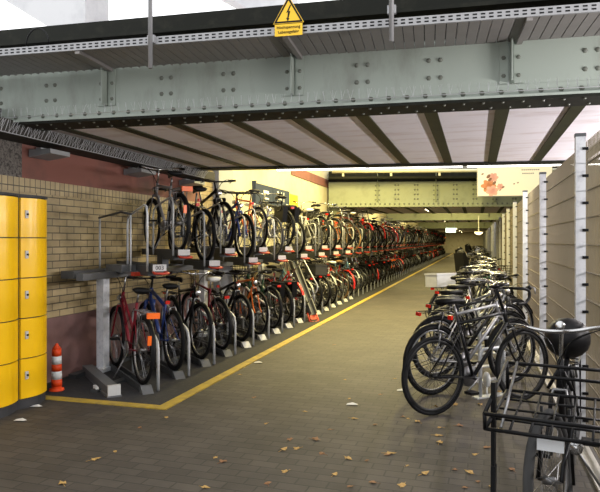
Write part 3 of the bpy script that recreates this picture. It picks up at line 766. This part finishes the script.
def sling(S):
    k = {'diamond': 'city', 'mtb': 'mountain', 'road': 'road', 'step': 'step-through', 'dutch': 'curved-frame'}[S.get('kind', 'diamond')]
    f = []
    if S.get('child'): f = 'a black child seat'
    elif S.get('crate'): f = 'a crate on its rack'
    elif S.get('basket'): f = 'a front basket'
    elif S.get('bag'): f = 'panniers'
    elif S.get('bars') == 'drop': f = 'drop handlebars'
    elif S.get('rack', True): f = 'a rear rack'
    else: f = 'no rear rack'
    return '%s %s bicycle with %s' % (S['col'], k, f)
def make_bike(S, label, group):
    root = empty('bicycle', (0, 0, 0), 0, label, 'bicycle', group); named = {}
    for (nm, mb, key, par, lab) in bike_parts(S, True):
        mb.mats = [M[key]]; mb.m = [0]*len(mb.f)
        o = bpy.data.objects.new(nm, mb.mesh(nm)); C.objects.link(o); o.parent = named.get(par, root)
        if par is None: named[nm] = o
        if lab: o['label'] = lab
    return root
def far_mesh(S):
    a = MB()
    for (nm, mb, key, par, lab) in bike_parts(S, False): a.join(mb, key)
    return a.mesh('bicycle')
SPECS = [
 dict(kind='step', col='dark red', rackmat='alloy', bigtail=True, bz=1.06),
 dict(kind='mtb', col='blue', bars='flat', tyre=.026, fender=False, rack=False, bz=1.0),
 dict(kind='diamond', col='black', tyre=.020, fendermat='black'),
 dict(kind='diamond', col='dark red', rack=True, saddle='white'),
 dict(kind='mtb', col='black', bars='flat', tyre=.026, rack=False, fender=False, bz=.98),
 dict(kind='dutch', col='black', guard=True, crate=True, cratemat='rubber_grey'),
 dict(kind='diamond', col='orange', fender=False, rack=False, bars='flat', bz=.98),
 dict(kind='step', col='red', guard=True, fendermat='paint_red', bz=1.07),
 dict(kind='diamond', col='silver', rackmat='alloy', fendermat='alloy'),
 dict(kind='dutch', col='dark green', guard=True, basket=True, bz=1.05),
 dict(kind='road', col='white', bars='drop', rack=False, fender=False, tyre=.014, bz=.98, saddle='white', tyrecol='rubber_grey'),
 dict(kind='diamond', col='grey', bag='black'),
 dict(kind='step', col='light blue', fendermat='alloy', guard=True, tyrecol='rubber_grey'),
 dict(kind='diamond', col='bronze', tyrecol='tan', saddle='tan', gripmat='tan'),
 dict(kind='diamond', col='silver', rackmat='alloy', bigtail=True, bz=1.05, forkmat='alloy'),
]
FARM = [far_mesh(S) for S in SPECS]
PROTO = {}
def place_bike(S, idx, loc, rz, label, group, flip=False, lean=0., steer=None):
    if idx in PROTO: o = copy_tree(PROTO[idx]); tag(o, label, 'bicycle', group)
    else: o = make_bike(S, label, group); PROTO[idx] = o
    set_pose(o, loc, rz, flip, lean)
    return o
def set_pose(o, loc, rz, flip, lean):
    x, y, z = loc
    if flip: x += 1.05*math.cos(rz); y += 1.05*math.sin(rz); rz += math.pi
    o.location = (x, y, z); o.rotation_euler = (lean, 0, rz)
# left racks -------------------------------------------------------------
ANG = R(137.5); DX, DY = math.cos(ANG), math.sin(ANG)
PIT = .665; Y0 = 5.36; X0 = -3.24
NEAR = 15; NK = 88
rl = random.Random(11)
order_low = [0, 1, 2, 3, 4, 6, 9, 11, 7, 12, 5, 2, 8, 10, 13]
order_up = [8, 14, 4, 4, 1, 6, 10, 11, 4, 9, 10, 2, 4, 5, 6]
LOWZ = .055; UPY = .21
def tray_z(k): return 1.19 if k % 2 == 0 else 1.33
for k in range(NEAR):
    y = Y0 + PIT*k
    if k > 0 or True:
        i = order_low[k]; S = SPECS[i]; dep = rl.uniform(-.03, .04)
        flip = k in (2, 4, 5, 8, 12)
        place_bike(S, i, (X0 + DX*dep, y + DY*dep, LOWZ), ANG + R(rl.uniform(-1.5, 1.5)), '%s, %s in the lower rack row' % (sling(S), ORD[k]), 'bicycles in the lower rack row', flip, R(rl.uniform(-3, 3)))
    i = order_up[k]; S = SPECS[i]
    if k in (0, 9): continue
    flip = k in (3, 4, 6, 13)
    dep = .06 if k % 2 == 0 else .12
    place_bike(S, i, (X0 + DX*dep, y + UPY + DY*dep, tray_z(k)+.04), ANG + R(rl.uniform(-1, 1)), '%s, %s slot in the upper rack row' % (sling(S), ORD[k]), 'bicycles in the upper rack row', flip, R(rl.uniform(-2, 2)))
for k in range(NEAR, NK):
    for tier in (0, 1):
        i = rl.randrange(len(FARM)); 
        if rl.random() < .35: i = rl.choice([2, 4, 5, 11])
        o = bpy.data.objects.new('bicycle', FARM[i]); C.objects.link(o)
        set_pose(o, (X0, Y0 + PIT*k + UPY*tier, (tray_z(k)+.04) if tier else LOWZ), ANG + R(rl.uniform(-3, 3)), rl.random() < .4, R(rl.uniform(-4, 4)))
        if tier: tag(o, 'distant bicycle packed tightly in the far part of the upper rack row', 'bicycle', 'distant bicycles in the upper row')
        else: tag(o, 'distant bicycle packed tightly in the far part of the lower rack row', 'bicycle', 'distant bicycles in the lower row')
# rack bays: four slots each
def L2W(s, lat=0.):  # along tray / lateral, relative offset
    return V((DX*s - DY*lat, DY*s + DX*lat, 0))
def rack_bay(k0, full, label, group):
    root = empty('bicycle_rack', (X0, Y0 + PIT*k0, 0), 0, label, 'bicycle rack', group)
    py = -.35+.9
    b = MB(); b.box((-.94, py+.04, 0), (-.85, py+.16, 1.12)); b.box((-.98, py-.02, 0), (-.81, py+.22, .05)); b.build('post', 'rackpost', root)
    b = MB(); b.box((-1.0, py-.5, 1.10), (-.84, py-.5+PIT*4, 1.18)); b.box((-.62, py-.75, 1.10), (-.54, py-.75+PIT*4, 1.17)); b.build('cross_beam', 'rackplate', root)
    if full: b = MB(); b.box((-1.02, .2, .0), (-.92, .2+PIT*4, .05)); b.box((-.42, -.25, .0), (-.34, -.25+PIT*4, .03)); b.build('floor_rail', 'rackgrey', root)
    for j in range(4):
        k = k0 + j; base = V((0, PIT*j, 0)); zt = tray_z(k)
        def tm_(z, s=0.): return Matrix.Translation(base + V((0, 0, z))) @ Matrix.Rotation(ANG, 4, 'Z')
        if full:
            b = MB(); mt = tm_(0); b.box((-.12, -.05, .012), (1.35, -.032, .075), mt); b.box((-.12, .032, .012), (1.35, .05, .075), mt); b.box((-.12, -.05, .008), (1.35, .05, .02), mt)
            ch = b.build('lower_channel', 'rackgrey', root)
            b = MB(); b.prism([(-.24, .006), (-.12, .006), (-.12, .075), (-.15, .075)], -.055, .055, lambda a, z, d: mt @ V((a, d, z))); b.build('end_wedge', 'whiteplate' if k > 3 else 'rackplate', ch)
        b = MB(); mt = tm_(0); yl = -.12
        pts = [(-.16, yl, .01), (-.16, yl, .42), (-.13, yl, .49), (-.06, yl, .53), (.30, yl, .62), (.62, yl, .74), (.70, yl, .72), (.73, yl, .62), (.73, yl, .02)]
        b.tube([mt @ V(p) for p in pts], .017, 8 if full else 4); b.build('lower_hoop', 'galv', root)
        # upper tray
        mt = tm_(zt) @ Matrix.Translation(((.10 if k % 2 else -.08), -.05, 0)); mt = Matrix.Translation((0, UPY-.06, 0)) @ mt; b = MB()
        b.box((-.10, -.055, 0), (1.38, -.035, .07), mt); b.box((-.10, .035, 0), (1.38, .055, .07), mt); b.box((-.10, -.055, -.01), (1.38, .055, .01), mt)
        if k % 2: b.box((.55, -.04, 1.17-zt), (.75, .04, -.01), mt)
        if full: b.box((.05, -.075, -.05), (.42, .075, .05), mt)
        tr = b.build('upper_tray', 'rackgrey', root)
        b = MB(); b.tube([mt @ V(p) for p in ((-.08, -.06, .0), (-.17, -.07, -.015), (-.19, 0, -.018), (-.17, .07, -.015), (-.08, .06, 0))], .014, 6 if full else 4)
        b.box((-.17, -.065, -.02), (-.09, .065, -.008), mt); b.build('red_handle', 'redplastic', tr)
        if full:
            b = MB(); b.box((-.108, -.07, .005), (-.10, .07, .072), mt); pl = b.build('number_plate', 'whiteplate', tr)
            if k == 0: text_mesh('003', .06, 'number', 'black', pl, mt @ Matrix.Translation((-.110, 0, .037)) @ Matrix.Rotation(R(-90), 4, 'Z') @ Matrix.Rotation(R(90), 4, 'X'))
        b = MB(); yl = .10
        pts = [(-.02, yl, .0), (-.02, yl, .58), (.01, yl, .66), (.08, yl, .68), (.60, yl, .60), (.70, yl, .56), (.72, yl, .48), (.72, yl, .0)]
        b.tube([mt @ V(p) for p in pts], .0125, 8 if full else 4); b.build('upper_hoop', 'galv', tr)
    return root
nb = NK//4
for bi in range(nb):
    full = bi < 4
    if full: rack_bay(bi*4, True, 'two-tier steel bicycle rack bay of four slots, %s from the lockers' % ORD[bi], 'bicycle rack bays')
    else:
        if bi == 4: fr_proto = rack_bay(bi*4, False, 'distant two-tier steel bicycle rack bay further down the passage', 'distant rack bays')
        else:
            o = copy_tree(fr_proto); o.location.y = Y0 + PIT*bi*4
# plates '003'
# empty end slot beside the first post: channel with end box and number
es_ = empty('end_channel', (-3.33, 5.02, 0), ANG, 'empty grey steel floor channel with white-capped end beside the yellow line', 'bicycle rack')
b = MB(); b.box((.02, -.055, 0), (1.2, .055, .10)); b.box((-.02, -.07, 0), (.30, .07, .02)); b.build('channel', 'rackplate', es_)
b = MB(); b.box((-.01, -.06, .02), (.02, .06, .12)); b.build('end_cap', 'whiteplate', es_)
b = MB(); b.box((.28, .08, .0), (.40, .11, .05)); b.build('white_clip', 'white', es_)
et = empty('end_tray', (-3.58, 5.72, 1.14), R(150), 'empty grey upper tray with thin black-topped hoop against the brick wall', 'bicycle rack')
b = MB(); b.box((.05, -.09, .02), (.42, .09, .10)); b.box((-.1, -.06, 0), (.8, .06, .03)); b.build('tray', 'rackplate', et)
b = MB(); b.tube([(-.02, .02, .03), (-.02, .02, .64)], .010, 6); b.tube([(.72, .02, .62), (.72, .02, 0)], .012, 6); b.build('hoop_leg', 'galv', et)
b = MB(); b.tube([(-.03, .02, .65), (.2, .02, .68), (.74, .02, .63)], .013, 6); b.build('hoop_top', 'rackgrey', et)
b = MB(); b.box((-.16, -.06, -.01), (-.1, .06, .03)); b.build('red_handle', 'redplastic', et)
# lowered tray at slot 9
lt = empty('lowered_rack_tray', (X0, Y0 + PIT*9 - .25, 0), ANG, 'upper rack tray pulled down steeply to the floor with red handle', 'bicycle rack')
sl = Matrix.Translation((-.42, 0, .12)) @ Matrix.Rotation(R(-52), 4, 'Y')
b = MB(); b.box((0, -.07, 0), (1.75, -.05, .09), sl); b.box((0, .05, 0), (1.75, .07, .09), sl); b.box((0, -.07, -.01), (1.75, .07, .012), sl); b.build('tray', 'rackplate', lt)
b = MB(); b.tube([sl @ V(p) for p in ((.05, -.09, 0), (-.12, -.10, -.02), (-.15, 0, -.02), (-.12, .10, -.02), (.05, .09, 0))], .018, 6); b.box((-.1, -.07, -.02), (.10, .07, 0), sl); b.build('red_handle', 'redplastic', lt)
b = MB(); b.tube([sl @ V(p) for p in ((.2, .09, 0), (.2, .09, .55), (.26, .09, .6), (.9, .09, .5), (.95, .09, .4), (.95, .09, 0))], .014, 6); b.build('hoop', 'galv', lt)

# right row ---------------------------------------------------------------
RA = R(43)
RS = [
 dict(kind='road', col='black', bars='drop', rack=False, fender=False, tyre=.016, rim='rimblack', deep=2.4, head=False, tail=False, bz=1.12, seat=.97, stand=False),
 dict(kind='diamond', col='silver', bars='city', fendermat='black', tyre=.02, bz=1.06, rack=False, forkmat='paint_silver'),
 dict(kind='diamond', col='black', bars='city', fendermat='black', tyre=.024, rack=True),
 dict(kind='dutch', col='black', bars='city', rack=True, guard=True, bz=1.08),
 dict(kind='mtb', col='grey', bars='flat', rack=False, fender=True),
 dict(kind='step', col='white', bars='city', rack=True, rackmat='alloy'),
 dict(kind='diamond', col='dark green', bars='city', basket=True),
 dict(kind='dutch', col='black', bars='city', crate=True, bz=1.05),
 dict(kind='step', col='black', bars='city', child=True, bz=1.08),
]
rr = random.Random(5)
rys = [5.28, 5.98, 6.72, 7.55, 8.2, 8.85, 9.5, 10.2, 11.0, 11.65, 12.3, 13.0, 13.7, 14.4, 15.1]
rseq = [0, 1, 2, 3, 4, 5, 2, 7, 6, 2, 1, 5, 8, 4, 3]
rx = [-.345, -.40, -.42, -.38, -.25, -.3, -.35, -.47, -.35, -.3, -.35, -.25, -.10, -.3, -.3]
for j, (y, i) in enumerate(zip(rys, rseq)):
    S = RS[i]
    place_bike(S, 100+i, (rx[j], y, 0), RA + R(rr.uniform(-1.5, 1.5) if j else 0), '%s, %s in the fence row' % (sling(S), ORD[j]), 'bicycles along the fence', False, R(rr.uniform(-5, 2) if j else -1))
RFM = [far_mesh(S) for S in RS]
y = 15.8
while y < 56:
    o = bpy.data.objects.new('bicycle', rr.choice(RFM)); C.objects.link(o)
    set_pose(o, (-.32+rr.uniform(-.1, .1), y, 0), RA + R(rr.uniform(-5, 5)), rr.random() < .3, R(rr.uniform(-5, 3)))
    tag(o, 'distant bicycle in the far part of the row along the fence', 'bicycle', 'distant bicycles along the fence'); y += rr.uniform(.62, .78)
# low stands for the fence row
for j in range(15):
    x_, y_ = .02, rys[j]+.56
    b = MB(); mt = Matrix.Rotation(RA, 4, 'Z')
    b.tube([mt @ V(p) for p in ((.12, .10, 0), (.12, .10, .42), (.16, .10, .46), (.38, .10, .46), (.42, .10, .42), (.42, .10, 0))], .018, 8); b.box((.05, .06, 0), (.48, .14, .012), mt)
    o = b.build('bicycle_stand', 'galv', None, (x_, y_, 0)); tag(o, 'low galvanised bicycle stand hoop, %s along the fence' % ORD[j], 'bicycle stand', 'stands along the fence')
wd = MB(); mt = Matrix.Translation((.10, 6.08, .16)) @ Matrix.Rotation(R(-70), 4, 'Z') @ Matrix.Rotation(R(90), 4, 'X'); wd.lathe([(.03, -.02), (.07, -.012), (.075, 0), (.07, .012), (.02, .02)], n=16, mtx=mt)
wd.tube([(.10, 6.09, .10), (.10, 6.10, .0)], .008, 5)
o = wd.build('reflector_disc', 'white'); tag(o, 'white round disc on a thin stalk under the black road bicycle', 'reflector')

# transport bike at lower right --------------------------------------------
TS = dict(kind='dutch', col='black', wb=1.15, bars='city', rack=True, guard=True, cover=True, bz=1.02, seat=.93, steer=-12, head=False, tyre=.024, fender=False, tyrecol='rubber_grey')
tb = make_bike(TS, 'black transport bicycle with large tubular front carrier, lower right corner', None)
hd = math.atan2(-.98, -.187)
HANG = hd
tb.location = (.585, 4.25, 0); tb.rotation_euler = (0, 0, HANG)
b = MB()
def bar(p, r=.0085, key=None, par=tb, nm=None): b.tube(p, r, 8)
W2 = .25
for (x, z) in ((.84, .72), (.84, .80), (.84, .88), (1.42, .62), (1.42, .70)):
    pass
# carrier: sloping tray with raised back, open front
T0, T1 = .95, 1.50
for z, x in ((.71, T0), (.80, T0+.01), (.86, T0+.02)): b.tube([(x, -W2, z), (x, W2, z)], .0085, 8)
for z, x in ((.655, T1), (.725, T1+.01)): b.tube([(x, -W2-.02, z), (x, W2+.02, z)], .0095, 8)
for s in (-1, 1):
    b.tube([(T0+.02, s*W2, .865), (T1+.01, s*(W2+.02), .725)], .0095, 8); b.tube([(T0, s*W2, .71), (T1, s*(W2+.02), .655)], .0095, 8)
    b.tube([(T0, s*W2, .71), (T0+.02, s*W2, .865)], .009, 6); b.tube([(T1, s*(W2+.02), .655), (T1+.01, s*(W2+.02), .725)], .009, 6)
for k in range(1, 6):
    y_ = -W2+2*W2*k/6; b.tube([(T0, y_, .71), (T1, y_, .655)], .0055, 6)
for k in range(1, 4):
    x_ = T0+(T1-T0)*k/4; b.tube([(x_, -W2, .71-.014*k), (x_, W2, .71-.014*k)], .006, 6)
for s in (-.06, .06): b.tube([(1.15, s*1.3, WR), (1.20, s, .71)], .008, 6); b.tube([(.86, s, .72), (.84, 0, .84)], .01, 6)
fc = b.build('front_carrier', 'black', tb)
for s in (-1, 1):
    b = MB(); b.tube([(T0+.02, s*(W2-.05), .865), (T1, s*(W2-.05), .67)], .007, 6); o = b.build('brace', 'alloy', fc); o['label'] = 'grey flat brace'
b = MB(); b.box((1.44, -.055, .585), (1.47, .055, .64)); o = b.build('front_reflector', 'clear', tb); o['label'] = 'white rectangular reflector'
b = MB(); mt = Matrix.Translation((1.44, .10, .61)) @ Matrix.Rotation(R(90), 4, 'Y'); b.lathe([(.015, -.03), (.03, 0), (.028, .02)], n=12, mtx=mt); b.build('front_lamp', 'chrome', tb)
b = MB(); mt = Matrix.Translation((.88, 0, 1.06)) @ Matrix.Rotation(R(75), 4, 'Y'); b.lathe([(.008, -.03), (.024, -.01), (.024, .01), (.014, .015)], n=12, mtx=mt); b.build('bell', 'chrome', tb)
b = MB(); sx_ = 1.36; sy_ = -(W2+.01)
for p0, p1 in (((sx_, sy_, .84), (sx_+.0, sy_, .45)), ((sx_, sy_, .45), (sx_+.03, sy_, .02))):
    a_, c_ = V(p0), V(p1); b.add([a_+V((-.026, -.004, 0)), a_+V((.026, -.004, 0)), c_+V((.022, -.004, 0)), c_+V((-.022, -.004, 0)), a_+V((-.026, .016, 0)), a_+V((.026, .016, 0)), c_+V((.022, .012, 0)), c_+V((-.022, .012, 0))],
        [(0, 1, 2, 3), (7, 6, 5, 4), (0, 4, 5, 1), (1, 5, 6, 2), (2, 6, 7, 3), (3, 7, 4, 0)])
b.build('hanging_strap', 'black', tb)

# ------------------------------------------------------------------ leaves and litter
def leaf_mesh(key, seed):
    q = random.Random(seed); n = 9; vs = [(0, 0, .012)]; 
    for k in range(n):
        a = 2*math.pi*k/n; r = (.034 if k % 2 else .022)*q.uniform(.7, 1.3); vs.append((r*1.4*math.cos(a), r*math.sin(a), q.uniform(.002, .018)))
    m = MB(); m.add(vs, [(0, 1+k, 1+(k+1) % n) for k in range(n)]); m.tube([(.03, 0, .005), (.075, .008, .004)], .0018, 4)
    me = m.mesh('leaf'); me.materials.append(M[key]); return me
LM = [leaf_mesh('leaf1', 1), leaf_mesh('leaf2', 2), leaf_mesh('leaf1', 3), leaf_mesh('leaf2', 9)]
def px2g(u, v):
    d = 900./(v-241); xc = (u-300)/600.
    return (d*(-math.sin(YAW)+xc*math.cos(YAW)), d*(math.cos(YAW)+xc*math.sin(YAW)))
spots = [(115,452),(223,462),(215,458),(285,472),(268,484),(205,488),(63,484),(166,418),(140,428),(254,398),(266,424),(284,450),(316,440),(322,454),(348,459),(367,461),(387,455),(390,454),(354,419),(375,425),(403,417),(418,422),(438,436),(440,443),(455,470),(425,474),(470,473),(402,486),(407,466),(335,475),(297,449),(349,399),(412,407),(408,419),(487,448),(490,487),(475,455),(460,426),(440,428),(330,430),(95,460),(240,375),(500,430),(480,405),(475,398),(500,392),(508,400),(380,395),(395,379),(334,345),(290,440),(350,487),(373,483),(455,405),(530,452),(512,470),(305,412),(345,380),(478,482),(465,488)]
lr = random.Random(2)
for i, (u, v) in enumerate(spots):
    x_, y_ = px2g(u, v); o = bpy.data.objects.new('fallen_leaf', LM[lr.randrange(4)]); C.objects.link(o)
    s = lr.uniform(.4, .85); o.scale = (s, s, s); o.location = (x_, y_, .001); o.rotation_euler.z = lr.uniform(0, 6.3)
    tag(o, 'small dry fallen leaf lying on the dark paving', 'leaf', 'fallen leaves on the paving')
for (u, v, l) in ((258, 363, 'small white paper scrap on paving right of the yellow line'), (352, 405, 'white paper strip lying in the middle of the paving'), (402, 391, 'white paper scrap on the paving beside the road bicycle wheel'), (20, 421, 'crumpled white litter in front of the lockers'), (36, 407, 'small white litter at the locker plinth')):
    x_, y_ = px2g(u, v); m = MB(); m.add([(-.05, -.02, .002), (.05, -.025, .01), (.055, .02, .003), (0, .03, .014), (-.05, .02, .004)], [(0, 1, 2, 3, 4)]); o = m.build('paper_scrap', 'paper', None, (x_, y_, .003)); tag(o, l, 'litter')
px_, py_ = px2g(436, 409)
m = MB(); m.add([(-.07, -.03, .003), (.0, 0, .05), (.07, -.035, .003), (.03, .02, .02), (-.02, .03, .03)], [(0, 1, 4), (1, 2, 3), (1, 3, 4)]); o = m.build('maple_leaf', 'leaf1', None, (px_, py_-.05, .001)); tag(o, 'large curled yellow leaf under the rear wheel of the road bicycle', 'leaf')

# ------------------------------------------------------------------ world, camera
w = bpy.data.worlds.new('sky'); bpy.context.scene.world = w; w.use_nodes = True
bg = w.node_tree.nodes['Background']; bg.inputs[0].default_value = (.97, .98, 1.0, 1); bg.inputs[1].default_value = 1.5
cam = bpy.data.cameras.new('camera'); co = bpy.data.objects.new('camera', cam); C.objects.link(co)
cam.sensor_width = 36; cam.lens = 36; cam.shift_y = -5/600; cam.clip_end = 300
co.location = (0, 0, 1.5); co.rotation_euler = (R(90), 0, YAW)
sc = bpy.context.scene; sc.camera = co
sc.view_settings.view_transform = 'Standard'; sc.view_settings.look = 'None'; sc.view_settings.gamma = 1; sc.view_settings.exposure = .5
